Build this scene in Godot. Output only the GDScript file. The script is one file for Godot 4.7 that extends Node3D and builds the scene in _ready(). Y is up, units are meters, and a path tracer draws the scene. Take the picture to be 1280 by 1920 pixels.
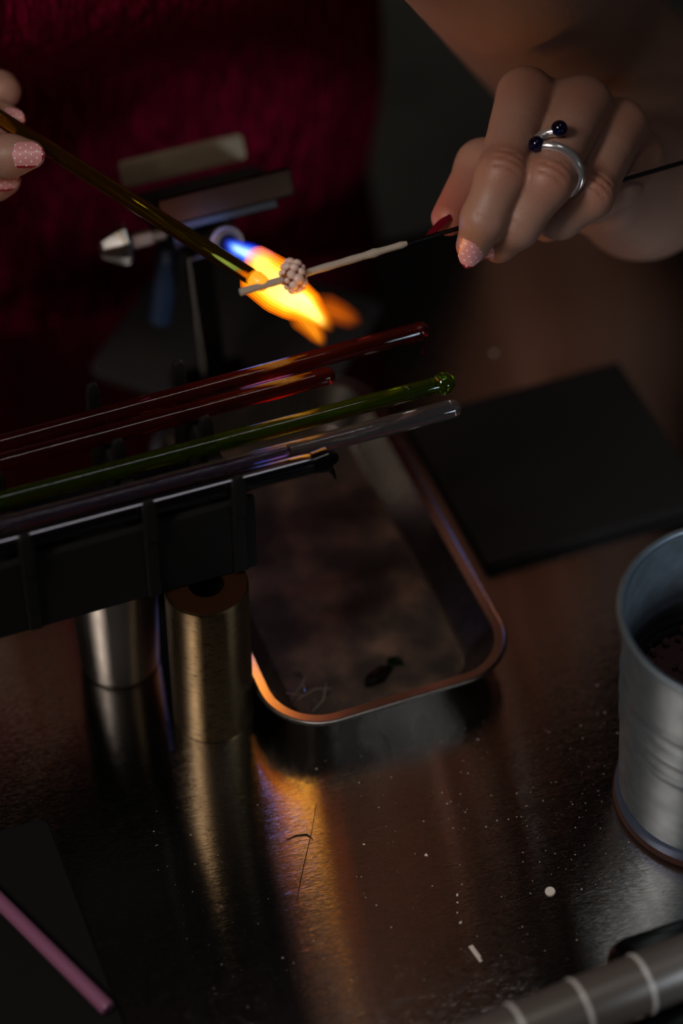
extends Node3D
# A glass bead maker's bench. World metres, y up, the bench top is y = 0. The bench and most things on it are turned by TURN about y.

const TURN := 0.36652
var taken := {}
var mats := {}


func _ready() -> void:
	# ---------------------------------------------------------------- camera, air, lights, exposure
	var cam := Camera3D.new()
	cam.name = "camera"
	var lens := CameraAttributesPhysical.new()
	lens.frustum_focal_length = 60.0
	lens.frustum_near = 0.05
	lens.frustum_far = 20.0
	lens.frustum_focus_distance = 0.882
	lens.exposure_aperture = 2.2
	cam.attributes = lens
	cam.fov = 22.62
	cam.position = Vector3(0, 0.727, 0.677933)
	cam.rotation = Vector3(deg_to_rad(-47.0), 0, 0)
	add_child(cam)
	cam.current = true

	var air := WorldEnvironment.new()
	air.name = "environment"
	var env := Environment.new()
	env.background_mode = Environment.BG_COLOR
	env.background_color = Color(0.01, 0.01, 0.012)
	env.tonemap_mode = Environment.TONE_MAPPER_LINEAR
	env.tonemap_exposure = 1.0
	env.sdfgi_enabled = true
	env.ssao_enabled = true
	env.ssil_enabled = true
	air.environment = env
	add_child(air)

	# strip lamp hung over the bench, dim daylight through the frosted window in the left wall
	strip_lamp(bench(-0.02, 0.17, 0.95), 0.46, 0.055, Color(1.0, 0.98, 0.97), 0.036)
	window_light("window_1", Vector3(-0.86, 1.42, 0.85), Vector2(0.55, 0.55), Vector3(0.0, 0.1, 0.0), Color(1.0, 0.94, 0.89), 2.2)
	# small lamp standing on the bench to the right of the bucket
	desk_lamp(Vector3(0.46, 0.0, 0.38), Vector3(0.36, 0.20, 0.38), Vector3(0.16, 0.05, 0.14), Color(0.88, 0.94, 1.0), 0.075)

	make_materials()
	build_room()
	build_bench()
	build_person()
	build_mat_and_torch()
	build_flame()
	build_bead_and_rods_in_hand()
	build_tray()
	build_rack()
	build_cylinders()
	build_slabs()
	build_bucket()
	build_tube()
	build_small_things()


# ==================================================================== geometry
class Shape:
	var v := PackedVector3Array()
	var uv := PackedVector2Array()
	var f := PackedInt32Array()

	# adds one closed piece, turned so that its faces look outwards (clockwise from outside)
	func piece(pv: PackedVector3Array, pf: PackedInt32Array, puv := PackedVector2Array()) -> void:
		var vol := 0.0
		var c := pv[0]
		for t in range(0, pf.size(), 3):
			vol += (pv[pf[t]] - c).dot((pv[pf[t + 1]] - c).cross(pv[pf[t + 2]] - c))
		var base := v.size()
		v.append_array(pv)
		if puv.size() == pv.size():
			uv.append_array(puv)
		else:
			for p in pv:
				uv.append(Vector2(p.z, p.x))
		for t in range(0, pf.size(), 3):
			f.append(base + pf[t])
			if vol > 0.0:
				f.append(base + pf[t + 2])
				f.append(base + pf[t + 1])
			else:
				f.append(base + pf[t + 1])
				f.append(base + pf[t + 2])

	# rings of equally many points, joined in order; closed at both ends
	func loft(rings: Array, ring_uv := []) -> void:
		var n: int = rings[0].size()
		var pv := PackedVector3Array()
		var puv := PackedVector2Array()
		var pf := PackedInt32Array()
		for r in rings:
			for p in r:
				pv.append(p)
		for r in ring_uv:
			for p in r:
				puv.append(p)
		for j in rings.size() - 1:
			for i in n:
				var a := j * n + i
				var b := j * n + (i + 1) % n
				pf.append_array([a, b, a + n, b, b + n, a + n])
		for e in [0, rings.size() - 1]:
			var m := Vector3.ZERO
			for p in rings[e]:
				m += p
			m /= n
			var far := 0.0
			for p in rings[e]:
				far = maxf(far, p.distance_to(m))
			if far < 1e-7:
				continue
			pv.append(m)
			if puv.size() > 0:
				var mu := Vector2.ZERO
				for i in n:
					mu += puv[e * n + i]
				puv.append(mu / n)
			for i in n:
				var a: int = e * n + i
				var b: int = e * n + (i + 1) % n
				if e == 0:
					pf.append_array([b, a, pv.size() - 1])
				else:
					pf.append_array([a, b, pv.size() - 1])
		piece(pv, pf, puv)

	# profile of (radius, height) about y
	func lathe(profile: Array, segs: int, at := Transform3D()) -> void:
		var rings := []
		for q in profile:
			var ring := PackedVector3Array()
			for i in segs:
				var w := TAU * i / segs
				ring.append(at * Vector3(q.x * cos(w), q.y, q.x * sin(w)))
			rings.append(ring)
		loft(rings)

	# a closed profile turned about y (a ring)
	func hoop(profile: Array, segs: int, at := Transform3D()) -> void:
		var pv := PackedVector3Array()
		var pf := PackedInt32Array()
		var n := profile.size()
		for i in segs:
			var w := TAU * i / segs
			for q in profile:
				pv.append(at * Vector3(q.x * cos(w), q.y, q.x * sin(w)))
		for i in segs:
			for k in n:
				var a := i * n + k
				var b := i * n + (k + 1) % n
				var c := ((i + 1) % segs) * n + k
				var d := ((i + 1) % segs) * n + (k + 1) % n
				pf.append_array([a, b, c, b, d, c])
		piece(pv, pf)

	func tube(path: Array, radii: Array, segs: int, round_ends := false) -> void:
		var pts := path.duplicate()
		var rr := radii.duplicate()
		if round_ends:
			var n0: Vector3 = (pts[0] - pts[1]).normalized()
			var n1: Vector3 = (pts[-1] - pts[-2]).normalized()
			var p0: Vector3 = pts[0]
			var p1: Vector3 = pts[-1]
			var r0: float = rr[0]
			var r1: float = rr[-1]
			for w in [0.45, 0.8, 1.1, 1.35]:
				pts.push_front(p0 + n0 * r0 * sin(w))
				rr.push_front(r0 * cos(w))
				pts.push_back(p1 + n1 * r1 * sin(w))
				rr.push_back(r1 * cos(w))
		var rings := []
		var side := Vector3.ZERO
		for i in pts.size():
			var t: Vector3 = (pts[mini(i + 1, pts.size() - 1)] - pts[maxi(i - 1, 0)]).normalized()
			if side == Vector3.ZERO:
				side = t.cross(Vector3.UP if absf(t.y) < 0.9 else Vector3.RIGHT)
			side = (side - t * side.dot(t)).normalized()
			var up := t.cross(side)
			var ring := PackedVector3Array()
			for k in segs:
				var w := TAU * k / segs
				ring.append(pts[i] + (side * cos(w) + up * sin(w)) * rr[i])
			rings.append(ring)
		loft(rings)

	# box with chamfered edges
	func box(size: Vector3, at := Vector3.ZERO, c := 0.0005, basis := Basis()) -> void:
		var h := size / 2.0
		var rings := []
		for q in [[-h.y, c], [-h.y + c, 0.0], [h.y - c, 0.0], [h.y, c]]:
			var x: float = h.x - q[1]
			var z: float = h.z - q[1]
			var ring := PackedVector3Array()
			for p in [[x, z - c], [x - c, z], [-x + c, z], [-x, z - c], [-x, -z + c], [-x + c, -z], [x - c, -z], [x, -z + c]]:
				ring.append(at + basis * Vector3(p[0], q[0], p[1]))
			rings.append(ring)
		loft(rings)

	func ball(at: Vector3, r: Vector3, segs := 16, basis := Basis()) -> void:
		var rings := []
		var rows := segs / 2
		for j in rows + 1:
			var a := PI * j / rows
			var ring := PackedVector3Array()
			for i in segs:
				var w := TAU * i / segs
				ring.append(at + basis * (Vector3(sin(a) * cos(w), -cos(a), sin(a) * sin(w)) * r))
			rings.append(ring)
		loft(rings)

	# rounded rectangles: rows of [half x, half z, corner radius, y]
	func pan(rows: Array, steps := 8) -> void:
		var rings := []
		for q in rows:
			rings.append(Shape.rounded(q[0], q[1], q[2], q[3], steps))
		loft(rings)

	static func rounded(hx: float, hz: float, r: float, y: float, steps := 8) -> PackedVector3Array:
		var ring := PackedVector3Array()
		for q in 4:
			var cx := (hx - r) * (1 if q in [0, 3] else -1)
			var cz := (hz - r) * (1 if q in [0, 1] else -1)
			for i in steps + 1:
				var w := PI / 2 * (q + float(i) / steps)
				ring.append(Vector3(cx + r * cos(w), y, cz + r * sin(w)))
		return ring

	func mesh(crease := 42.0) -> ArrayMesh:
		var ids := {}
		var id := PackedInt32Array()
		id.resize(v.size())
		var near := []
		for i in v.size():
			var key := v[i].snapped(Vector3.ONE * 2e-6)
			if not ids.has(key):
				ids[key] = near.size()
				near.append(PackedInt32Array())
			id[i] = ids[key]
		var fn := PackedVector3Array()
		for t in range(0, f.size(), 3):
			fn.append((v[f[t + 2]] - v[f[t]]).cross(v[f[t + 1]] - v[f[t]]))
			for k in 3:
				near[id[f[t + k]]].append(t / 3)
		var ov := PackedVector3Array()
		var on := PackedVector3Array()
		var ou := PackedVector2Array()
		var lim := cos(deg_to_rad(crease))
		for t in range(0, f.size(), 3):
			var n0 := fn[t / 3].normalized()
			if n0 == Vector3.ZERO:
				continue
			for k in 3:
				var s := Vector3.ZERO
				for o in near[id[f[t + k]]]:
					if fn[o].normalized().dot(n0) > lim:
						s += fn[o]
				ov.append(v[f[t + k]])
				on.append(s.normalized())
				ou.append(uv[f[t + k]])
		var a := []
		a.resize(Mesh.ARRAY_MAX)
		a[Mesh.ARRAY_VERTEX] = ov
		a[Mesh.ARRAY_NORMAL] = on
		a[Mesh.ARRAY_TEX_UV] = ou
		var m := ArrayMesh.new()
		m.add_surface_from_arrays(Mesh.PRIMITIVE_TRIANGLES, a)
		return m


# A body of tapered capsules joined by smooth minima, meshed as surface nets.
class Flesh:
	var a := PackedVector3Array()
	var d := PackedVector3Array()
	var l2 := PackedFloat32Array()
	var ra := PackedFloat32Array()
	var rb := PackedFloat32Array()
	var grp := PackedInt32Array()
	var ks := PackedFloat32Array()
	var join := 0.0015
	var grooves := []  # [centre, axis, reach, width, depth]
	var blush := []  # [centre, radius, colour, weight]
	var skin := Color(0.36, 0.2, 0.15)
	var inflate := 0.0
	var verts := PackedVector3Array()
	var norms := PackedVector3Array()
	var cols := PackedColorArray()
	var faces := PackedInt32Array()

	func bone(p: Vector3, q: Vector3, r0: float, r1: float, group: int, k: float) -> void:
		a.append(p)
		d.append(q - p)
		l2.append(maxf((q - p).length_squared(), 1e-9))
		ra.append(r0)
		rb.append(r1)
		grp.append(group)
		ks.append(k)

	func chain(pts: Array, radii: Array, group: int, k: float) -> void:
		for i in pts.size() - 1:
			bone(pts[i], pts[i + 1], radii[i], radii[i + 1], group, k)

	func one(i: int, p: Vector3) -> float:
		var q := p - a[i]
		var t := clampf(q.dot(d[i]) / l2[i], 0.0, 1.0)
		return (q - d[i] * t).length() - lerpf(ra[i], rb[i], t)

	func at(p: Vector3, use: PackedInt32Array) -> float:
		var total := 1e3
		var g := 1e3
		var cur := -1
		for i in use:
			if grp[i] != cur:
				var h0 := maxf(join - absf(total - g), 0.0) / join
				total = minf(total, g) - h0 * h0 * join * 0.25
				g = 1e3
				cur = grp[i]
			var q := p - a[i]
			var t := clampf(q.dot(d[i]) / l2[i], 0.0, 1.0)
			var s := (q - d[i] * t).length() - lerpf(ra[i], rb[i], t)
			var k := ks[i]
			var h := maxf(k - absf(g - s), 0.0) / k
			g = minf(g, s) - h * h * k * 0.25
		var h1 := maxf(join - absf(total - g), 0.0) / join
		total = minf(total, g) - h1 * h1 * join * 0.25 - inflate
		for w in grooves:
			var q: Vector3 = p - w[0]
			var far := q.length()
			if far < w[2]:
				var x: float = q.dot(w[1]) / w[3]
				var fade: float = 1.0 - far / w[2]
				total += w[4] * exp(-x * x) * minf(1.0, fade * 2.0)
		return total

	func build(lo: Vector3, hi: Vector3, cell: float) -> void:
		var step := 5
		var nb := Vector3i(((hi - lo) / (cell * step)).ceil())
		var n := nb * step + Vector3i.ONE
		var grid := PackedFloat32Array()
		grid.resize(n.x * n.y * n.z)
		grid.fill(1e4)
		var all := PackedInt32Array(range(a.size()))
		var half := cell * step * 0.5
		var active := []
		var uses := []
		for bz in nb.z:
			for by in nb.y:
				for bx in nb.x:
					var c := lo + Vector3(bx, by, bz) * cell * step + Vector3.ONE * half
					var dist := PackedFloat32Array()
					var best := 1e3
					for i in all:
						var s := one(i, c)
						dist.append(s)
						best = minf(best, s)
					if best - inflate > half * 1.75 + 0.004 or best - inflate < -half * 1.75 - 0.012:
						continue
					var use := PackedInt32Array()
					for i in all:
						if dist[i] < best + half * 3.5 + 0.012:
							use.append(i)
					active.append(Vector3i(bx, by, bz))
					uses.append(use)
					for z in step + 1:
						for y in step + 1:
							for x in step + 1:
								var gi := ((bz * step + z) * n.y + by * step + y) * n.x + bx * step + x
								if grid[gi] > 5e3:
									grid[gi] = at(lo + Vector3(bx * step + x, by * step + y, bz * step + z) * cell, use)
		var cell_vert := {}
		var first := verts.size()
		for b in active.size():
			var use: PackedInt32Array = uses[b]
			for z in step:
				for y in step:
					for x in step:
						var o: Vector3i = active[b] * step + Vector3i(x, y, z)
						var gi := (o.z * n.y + o.y) * n.x + o.x
						var c := [grid[gi], grid[gi + 1], grid[gi + n.x], grid[gi + n.x + 1]]
						var up := gi + n.x * n.y
						c.append_array([grid[up], grid[up + 1], grid[up + n.x], grid[up + n.x + 1]])
						var inside := 0
						var bad := false
						for q in c:
							if q < 0.0:
								inside += 1
							if q > 5e3:
								bad = true
						if inside == 0 or inside == 8 or bad:
							continue
						var sum := Vector3.ZERO
						var num := 0
						for e in [[0, 1], [2, 3], [4, 5], [6, 7], [0, 2], [1, 3], [4, 6], [5, 7], [0, 4], [1, 5], [2, 6], [3, 7]]:
							var u: float = c[e[0]]
							var w: float = c[e[1]]
							if (u < 0.0) != (w < 0.0):
								var p0 := Vector3(e[0] & 1, (e[0] >> 1) & 1, e[0] >> 2)
								var p1 := Vector3(e[1] & 1, (e[1] >> 1) & 1, e[1] >> 2)
								sum += p0.lerp(p1, u / (u - w))
								num += 1
						var p := lo + (Vector3(o) + sum / num) * cell
						var eps := cell * 0.35
						var g := Vector3(at(p + Vector3(eps, 0, 0), use) - at(p - Vector3(eps, 0, 0), use), at(p + Vector3(0, eps, 0), use) - at(p - Vector3(0, eps, 0), use), at(p + Vector3(0, 0, eps), use) - at(p - Vector3(0, 0, eps), use)).normalized()
						p -= g * at(p, use)
						cell_vert[gi] = verts.size()
						verts.append(p)
						norms.append(g)
						var col := skin
						for s in blush:
							var k: float = clampf(1.0 - p.distance_to(s[0]) / s[1], 0.0, 1.0)
							col = col.lerp(s[2], k * k * (3.0 - 2.0 * k) * s[3])
						cols.append(col)
		for b in active.size():
			for z in step:
				for y in step:
					for x in step:
						var o: Vector3i = active[b] * step + Vector3i(x, y, z)
						var gi := (o.z * n.y + o.y) * n.x + o.x
						if not cell_vert.has(gi):
							continue
						var v0 := grid[gi]
						for ax in 3:
							var go: int = gi + [1, n.x, n.x * n.y][ax]
							var v1 := grid[go]
							if (v0 < 0.0) == (v1 < 0.0) or v1 > 5e3:
								continue
							var s1: int = [n.x, n.x * n.y, 1][ax]
							var s2: int = [n.x * n.y, 1, n.x][ax]
							var q := [gi, gi - s1, gi - s1 - s2, gi - s2]
							if not (cell_vert.has(q[1]) and cell_vert.has(q[2]) and cell_vert.has(q[3])):
								continue
							var i0: int = cell_vert[q[0]]
							var i1: int = cell_vert[q[1]]
							var i2: int = cell_vert[q[2]]
							var i3: int = cell_vert[q[3]]
							if v0 < 0.0:
								faces.append_array([i0, i2, i1, i0, i3, i2])
							else:
								faces.append_array([i0, i1, i2, i0, i2, i3])
		if first == verts.size():
			push_warning("empty flesh")

	func mesh() -> ArrayMesh:
		var arr := []
		arr.resize(Mesh.ARRAY_MAX)
		arr[Mesh.ARRAY_VERTEX] = verts
		arr[Mesh.ARRAY_NORMAL] = norms
		arr[Mesh.ARRAY_COLOR] = cols
		arr[Mesh.ARRAY_INDEX] = faces
		var m := ArrayMesh.new()
		m.add_surface_from_arrays(Mesh.PRIMITIVE_TRIANGLES, arr)
		return m


# ==================================================================== scene helpers
func numbered(called: String) -> String:
	if not taken.has(called):
		taken[called] = 0
		return called
	taken[called] += 1
	return "%s_%03d" % [called, taken[called]]


func thing(called: String, label: String, category: String, at := Vector3.ZERO, turn := 0.0, group := "") -> Node3D:
	var o := Node3D.new()
	o.name = numbered(called)
	o.position = at
	o.rotation.y = turn
	add_child(o)
	tag(o, label, category, group)
	return o


func tag(o: Node, label: String, category: String, group := "") -> void:
	o.set_meta("label", label)
	o.set_meta("category", category)
	if group:
		o.set_meta("group", group)


func put(called: String, s: Variant, material: Material, parent: Node = self, crease := 42.0) -> MeshInstance3D:
	var o := MeshInstance3D.new()
	o.name = numbered(called) if parent == self else called
	o.mesh = s.mesh(crease) if s is Shape else s.mesh() if s is Flesh else s
	o.material_override = material
	parent.add_child(o, true)
	return o


func struct(called: String, s: Shape, material: Material) -> MeshInstance3D:
	var o := put(called, s, material)
	o.set_meta("kind", "structure")
	o.set_meta("label", called.replace("_", " ") + " of the dark workshop")
	return o


# a place on the bench: a along its edge, b towards the viewer, h above its top
func bench(a: float, b: float, h := 0.0) -> Vector3:
	return Vector3(a * cos(TURN) + b * sin(TURN), h, -a * sin(TURN) + b * cos(TURN))


func noise(freq: float, seed_: int, ramp: Array = [], octaves := 4, size := 512, bump := 0.0, kind := FastNoiseLite.TYPE_SIMPLEX_SMOOTH) -> NoiseTexture2D:
	var n := FastNoiseLite.new()
	n.noise_type = kind
	n.frequency = freq
	n.seed = seed_
	n.fractal_octaves = octaves
	var t := NoiseTexture2D.new()
	t.width = size
	t.height = size
	t.seamless = true
	t.noise = n
	if ramp.size() > 0:
		var g := Gradient.new()
		g.offsets = PackedFloat32Array(ramp.map(func(x): return x[0]))
		g.colors = PackedColorArray(ramp.map(func(x): return x[1]))
		t.color_ramp = g
	if bump > 0.0:
		t.as_normal_map = true
		t.bump_strength = bump
	return t


func mat(called: String, color: Color, rough := 0.5, metal := 0.0) -> StandardMaterial3D:
	var m := StandardMaterial3D.new()
	m.resource_name = called
	m.albedo_color = color
	m.roughness = rough
	m.metallic = metal
	mats[called] = m
	return m


func triplanar(m: StandardMaterial3D, scale: Vector3) -> void:
	m.uv1_triplanar = true
	m.uv1_scale = scale


func glass(called: String, color: Color) -> StandardMaterial3D:
	var m := mat(called, Color(color, 0.03), 0.02)
	m.refraction_enabled = true
	m.refraction_scale = 0.05
	return m


func grey(x: float) -> Color:
	return Color(x, x, x)


func make_materials() -> void:
	var smudge := noise(0.006, 3, [[0.25, grey(0.8)], [0.6, grey(0.92)], [0.85, grey(1.0)]], 5, 1024)
	var steel := mat("brushed_steel", Color(0.74, 0.72, 0.7), 0.08, 1.0)
	steel.anisotropy_enabled = true
	steel.anisotropy = 1.0
	steel.roughness_texture = smudge
	steel.uv1_scale = Vector3(42, 42, 1)
	var rng := RandomNumberGenerator.new()
	rng.seed = 11
	# brushed lines: fine ridges that only tilt across the brushing
	var lines := Image.create(1024, 1024, false, Image.FORMAT_RGB8)
	lines.fill(Color(0.5, 0.5, 1.0))
	for i in 42000:
		var y := clampf(rng.randfn() * 0.052, -0.11, 0.11)
		lines.fill_rect(Rect2i(rng.randi() % 1024, rng.randi() % 1024 - 40, 1, rng.randi_range(12, 120)), Color(0.5 + y, 0.5, 0.5 + 0.5 * sqrt(1.0 - 4.0 * y * y)))
	steel.normal_enabled = true
	steel.normal_texture = ImageTexture.create_from_image(lines)
	steel.normal_scale = 1.0

	var wall := mat("dark_wall_paint", Color(0.16, 0.15, 0.15), 0.9)
	wall.albedo_texture = noise(0.02, 5, [[0.0, grey(0.85)], [1.0, grey(1.0)]])
	triplanar(wall, Vector3.ONE)
	var floor_m := mat("grey_floor", Color(0.5, 0.5, 0.48), 0.8)
	floor_m.albedo_texture = noise(0.01, 6, [[0.0, grey(0.75)], [1.0, grey(1.0)]])
	triplanar(floor_m, Vector3.ONE)
	mat("window_frame", Color(0.5, 0.5, 0.5), 0.5)

	var sk := mat("skin", Color.WHITE, 0.48)
	sk.vertex_color_use_as_albedo = true
	sk.subsurf_scatter_enabled = true
	sk.subsurf_scatter_strength = 0.12
	sk.heightmap_enabled = true
	sk.heightmap_texture = noise(0.06, 8, [], 3, 512, 0.0, FastNoiseLite.TYPE_CELLULAR)
	sk.heightmap_scale = 0.012
	triplanar(sk, Vector3.ONE * 40.0)

	var cloth := mat("crimson_smocked_cloth", Color(0.52, 0.03, 0.2), 0.85)
	cloth.heightmap_enabled = true
	cloth.heightmap_texture = noise(0.03, 21, [[0.3, Color.BLACK], [0.7, Color.WHITE]], 2, 512)
	cloth.heightmap_scale = 4.0
	triplanar(cloth, Vector3(15.0, 1.7, 15.0))
	cloth.metallic_specular = 0.15

	var nail := mat("dotted_nail_varnish", Color.WHITE, 0.15)
	nail.albedo_texture = ImageTexture.create_from_image(nail_print())
	nail.clearcoat_enabled = true
	nail.clearcoat = 1.0
	mat("plum_nail_varnish", Color(0.32, 0.04, 0.1), 0.15)

	var satin := mat("satin_plate", Color(0.5, 0.45, 0.37), 0.55, 0.6)
	satin.roughness_texture = smudge
	triplanar(satin, Vector3.ONE * 9.0)
	var bronze := mat("bronze_lip", Color(0.2, 0.15, 0.12), 0.4, 1.0)
	bronze.roughness_texture = smudge
	triplanar(bronze, Vector3.ONE * 12.0)
	mat("graphite", Color(0.09, 0.085, 0.085), 0.75).metallic_specular = 0.25
	mat("dark_steel", Color(0.2, 0.2, 0.2), 0.33, 1.0)
	mat("chrome", Color(0.82, 0.82, 0.82), 0.22, 1.0)
	mat("nozzle_steel", Color(0.55, 0.5, 0.47), 0.35, 1.0)
	mat("blue_hose", Color(0.06, 0.14, 0.24), 0.5)
	var matte := mat("bench_mat_black", Color(0.11, 0.113, 0.12), 0.8)
	matte.albedo_texture = noise(0.05, 9, [[0.0, grey(0.8)], [1.0, grey(1.0)]])
	triplanar(matte, Vector3.ONE * 6.0)
	mat("black_plastic", Color(0.1, 0.1, 0.1), 0.6).metallic_specular = 0.2
	var coat := mat("bead_release", Color(0.75, 0.71, 0.66), 0.9)
	coat.heightmap_enabled = true
	coat.heightmap_texture = noise(0.08, 12, [], 4, 256)
	coat.heightmap_scale = 0.04
	triplanar(coat, Vector3.ONE * 90.0)
	var milk := mat("pink_opal_glass", Color(0.97, 0.82, 0.77), 0.1)
	milk.subsurf_scatter_enabled = true
	milk.subsurf_scatter_strength = 0.2
	mat("caramel_glass", Color(0.45, 0.19, 0.07), 0.12)
	glass("olive_glass", Color(0.6, 0.5, 0.1))
	glass("green_glass", Color(0.5, 0.66, 0.05))
	glass("clear_glass", Color(0.8, 0.8, 0.82))
	glass("violet_glass", Color(0.5, 0.42, 0.56))
	glass("ruby_glass", Color(0.62, 0.22, 0.2))
	mat("gunmetal_glass", Color(0.45, 0.45, 0.48), 0.13, 1.0)
	glass("bottle_green_glass", Color(0.08, 0.4, 0.16))
	glass("navy_glass", Color(0.1, 0.12, 0.42))
	mat("black_glass", Color(0.02, 0.02, 0.022), 0.1)
	mat("pink_glass", Color(0.56, 0.36, 0.48), 0.3)

	var pan := mat("tarnished_pan", Color(0.5, 0.48, 0.46), 0.3, 1.0)
	pan.roughness_texture = smudge
	triplanar(pan, Vector3.ONE * 9.0)
	mat("polished_lip", Color(0.85, 0.82, 0.8), 0.16, 1.0)
	var soot := mat("scorched_pan_floor", Color.WHITE, 0.6, 0.3)
	soot.albedo_texture = noise(0.0042, 31, [[0.2, Color(0.16, 0.135, 0.115)], [0.5, Color(0.27, 0.22, 0.18)], [0.8, Color(0.4, 0.32, 0.26)]], 7, 1024)
	triplanar(soot, Vector3.ONE * 8.0)
	var cup := mat("polished_steel_cup", Color(0.56, 0.55, 0.54), 0.42, 1.0)
	cup.roughness_texture = smudge
	triplanar(cup, Vector3(9, 30, 9))
	var brass := mat("worn_brass", Color(0.44, 0.37, 0.26), 0.42, 1.0)
	brass.roughness_texture = smudge
	brass.albedo_texture = noise(0.03, 33, [[0.0, grey(0.45)], [0.35, grey(0.9)], [1.0, grey(1.0)]], 5, 512)
	triplanar(brass, Vector3(16, 30, 16))
	mat("brass_end", Color(0.36, 0.22, 0.13), 0.5, 1.0)
	var zinc := mat("galvanised_zinc", Color(0.45, 0.5, 0.54), 0.5, 0.65)
	zinc.albedo_texture = noise(0.02, 41, [[0.0, grey(0.78)], [1.0, grey(1.0)]], 4, 512)
	zinc.roughness_texture = smudge
	triplanar(zinc, Vector3.ONE * 12.0)
	mat("blue_zinc_edge", Color(0.28, 0.33, 0.43), 0.5, 0.6)
	var rust := mat("rust", Color(0.3, 0.15, 0.1), 0.9)
	rust.albedo_texture = noise(0.05, 43, [[0.0, grey(0.5)], [1.0, grey(1.0)]])
	triplanar(rust, Vector3.ONE * 30.0)
	mat("plum_granule", Color(0.3, 0.19, 0.19), 0.95)
	mat("brown_granule", Color(0.36, 0.24, 0.2), 0.95)
	mat("grey_tube", Color(0.52, 0.5, 0.48), 0.4, 0.7)
	mat("pale_ring", Color(0.85, 0.85, 0.85), 0.4, 0.3)
	mat("gloss_black", Color(0.02, 0.022, 0.026), 0.12)
	mat("white_chip", Color(0.85, 0.82, 0.78), 0.6)
	mat("dust_fleck", Color(0.62, 0.58, 0.55), 0.8)
	mat("hair_black", Color(0.02, 0.015, 0.012), 0.5)
	mat("silver_glass", Color(0.9, 0.9, 0.92), 0.16, 0.85)


func nail_print() -> Image:
	var im := Image.create(128, 192, false, Image.FORMAT_RGB8)
	im.fill(Color(0.86, 0.6, 0.62))
	for y in 192:
		for x in 128:
			if x > 116 or y > 172:
				im.set_pixel(x, y, Color(0.55, 0.1, 0.17))
	for j in 6:
		for i in 4:
			var cx := 16 + i * 33 + (16 if j % 2 else 0)
			var cy := 16 + j * 32
			for y in range(cy - 5, cy + 6):
				for x in range(cx - 5, cx + 6):
					if x >= 0 and x < 128 and y >= 0 and y < 192 and Vector2(x - cx, y - cy).length() < 5.0:
						im.set_pixel(x, y, Color(0.98, 0.95, 0.95))
	return im


# ==================================================================== lights
func area_light(parent: Node3D, at: Vector3, towards: Vector3, size: Vector2, color: Color, energy: float) -> void:
	var l := AreaLight3D.new()
	l.name = "area_light"
	l.area_size = size
	l.light_color = color
	l.light_energy = energy
	l.shadow_enabled = true
	l.area_range = 12.0
	l.area_attenuation = 2.0
	parent.add_child(l)
	l.look_at_from_position(at, towards, bench(0, 1) if absf((towards - at).normalized().y) > 0.95 else Vector3.UP)


func strip_lamp(at: Vector3, length: float, width: float, color: Color, energy: float) -> void:
	var t := thing("strip_lamp", "long narrow strip lamp hanging over the bench on two cords", "lamp", at, TURN)
	var dark := mat("lamp_housing", Color(0.08, 0.08, 0.08), 0.4)
	var s := Shape.new()
	s.box(Vector3(length + 0.03, 0.03, width + 0.02), Vector3(0, 0.02, 0), 0.003)
	put("housing", s, dark, t)
	for x in [-0.22, 0.22]:
		s = Shape.new()
		s.tube([Vector3(x, 0.034, 0), Vector3(x, 1.80 - at.y, 0)], [0.002, 0.002], 8)
		put("cord", s, dark, t)
	var glow := mat("strip_diffuser", Color(0.7, 0.7, 0.7), 0.6)
	glow.emission_enabled = true
	glow.emission = color
	glow.emission_energy_multiplier = 1.0
	s = Shape.new()
	s.box(Vector3(length, 0.004, width), Vector3(0, 0.0035, 0), 0.0005)
	put("diffuser", s, glow, t)
	area_light(t, at + Vector3(0, 0.0005, 0), at + Vector3(0.001, -1, 0), Vector2(length, width), color, energy)


func window_light(called: String, at: Vector3, size: Vector2, aim: Vector3, color: Color, energy: float) -> void:
	var root := Node3D.new()
	root.name = called
	add_child(root)
	root.set_meta("kind", "structure")
	root.set_meta("label", "frosted window in the left wall")
	var fr := mat("window_frame", Color(0.5, 0.5, 0.5), 0.5)
	var s := Shape.new()
	for q in [[0.0, size.y / 2 + 0.02, size.x + 0.08, 0.04], [0.0, -size.y / 2 - 0.02, size.x + 0.08, 0.04]]:
		s.box(Vector3(0.05, q[3], q[2]), at + Vector3(0, q[1], q[0]), 0.004)
	for q in [-1, 1]:
		s.box(Vector3(0.05, size.y, 0.04), at + Vector3(0, 0, q * (size.x / 2 + 0.02)), 0.004)
	put("window_frame", s, fr, root)
	var glow := mat("frosted_daylight_pane", Color(0.6, 0.6, 0.6), 0.6)
	glow.emission_enabled = true
	glow.emission = color
	glow.emission_energy_multiplier = 1.0
	var p := Shape.new()
	p.box(Vector3(0.008, size.y, size.x), at, 0.001)
	put("window_pane", p, glow, root)
	area_light(root, at + Vector3(0.03, 0, 0), at + Vector3(1.03, 0, 0), size, color, energy)


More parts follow.
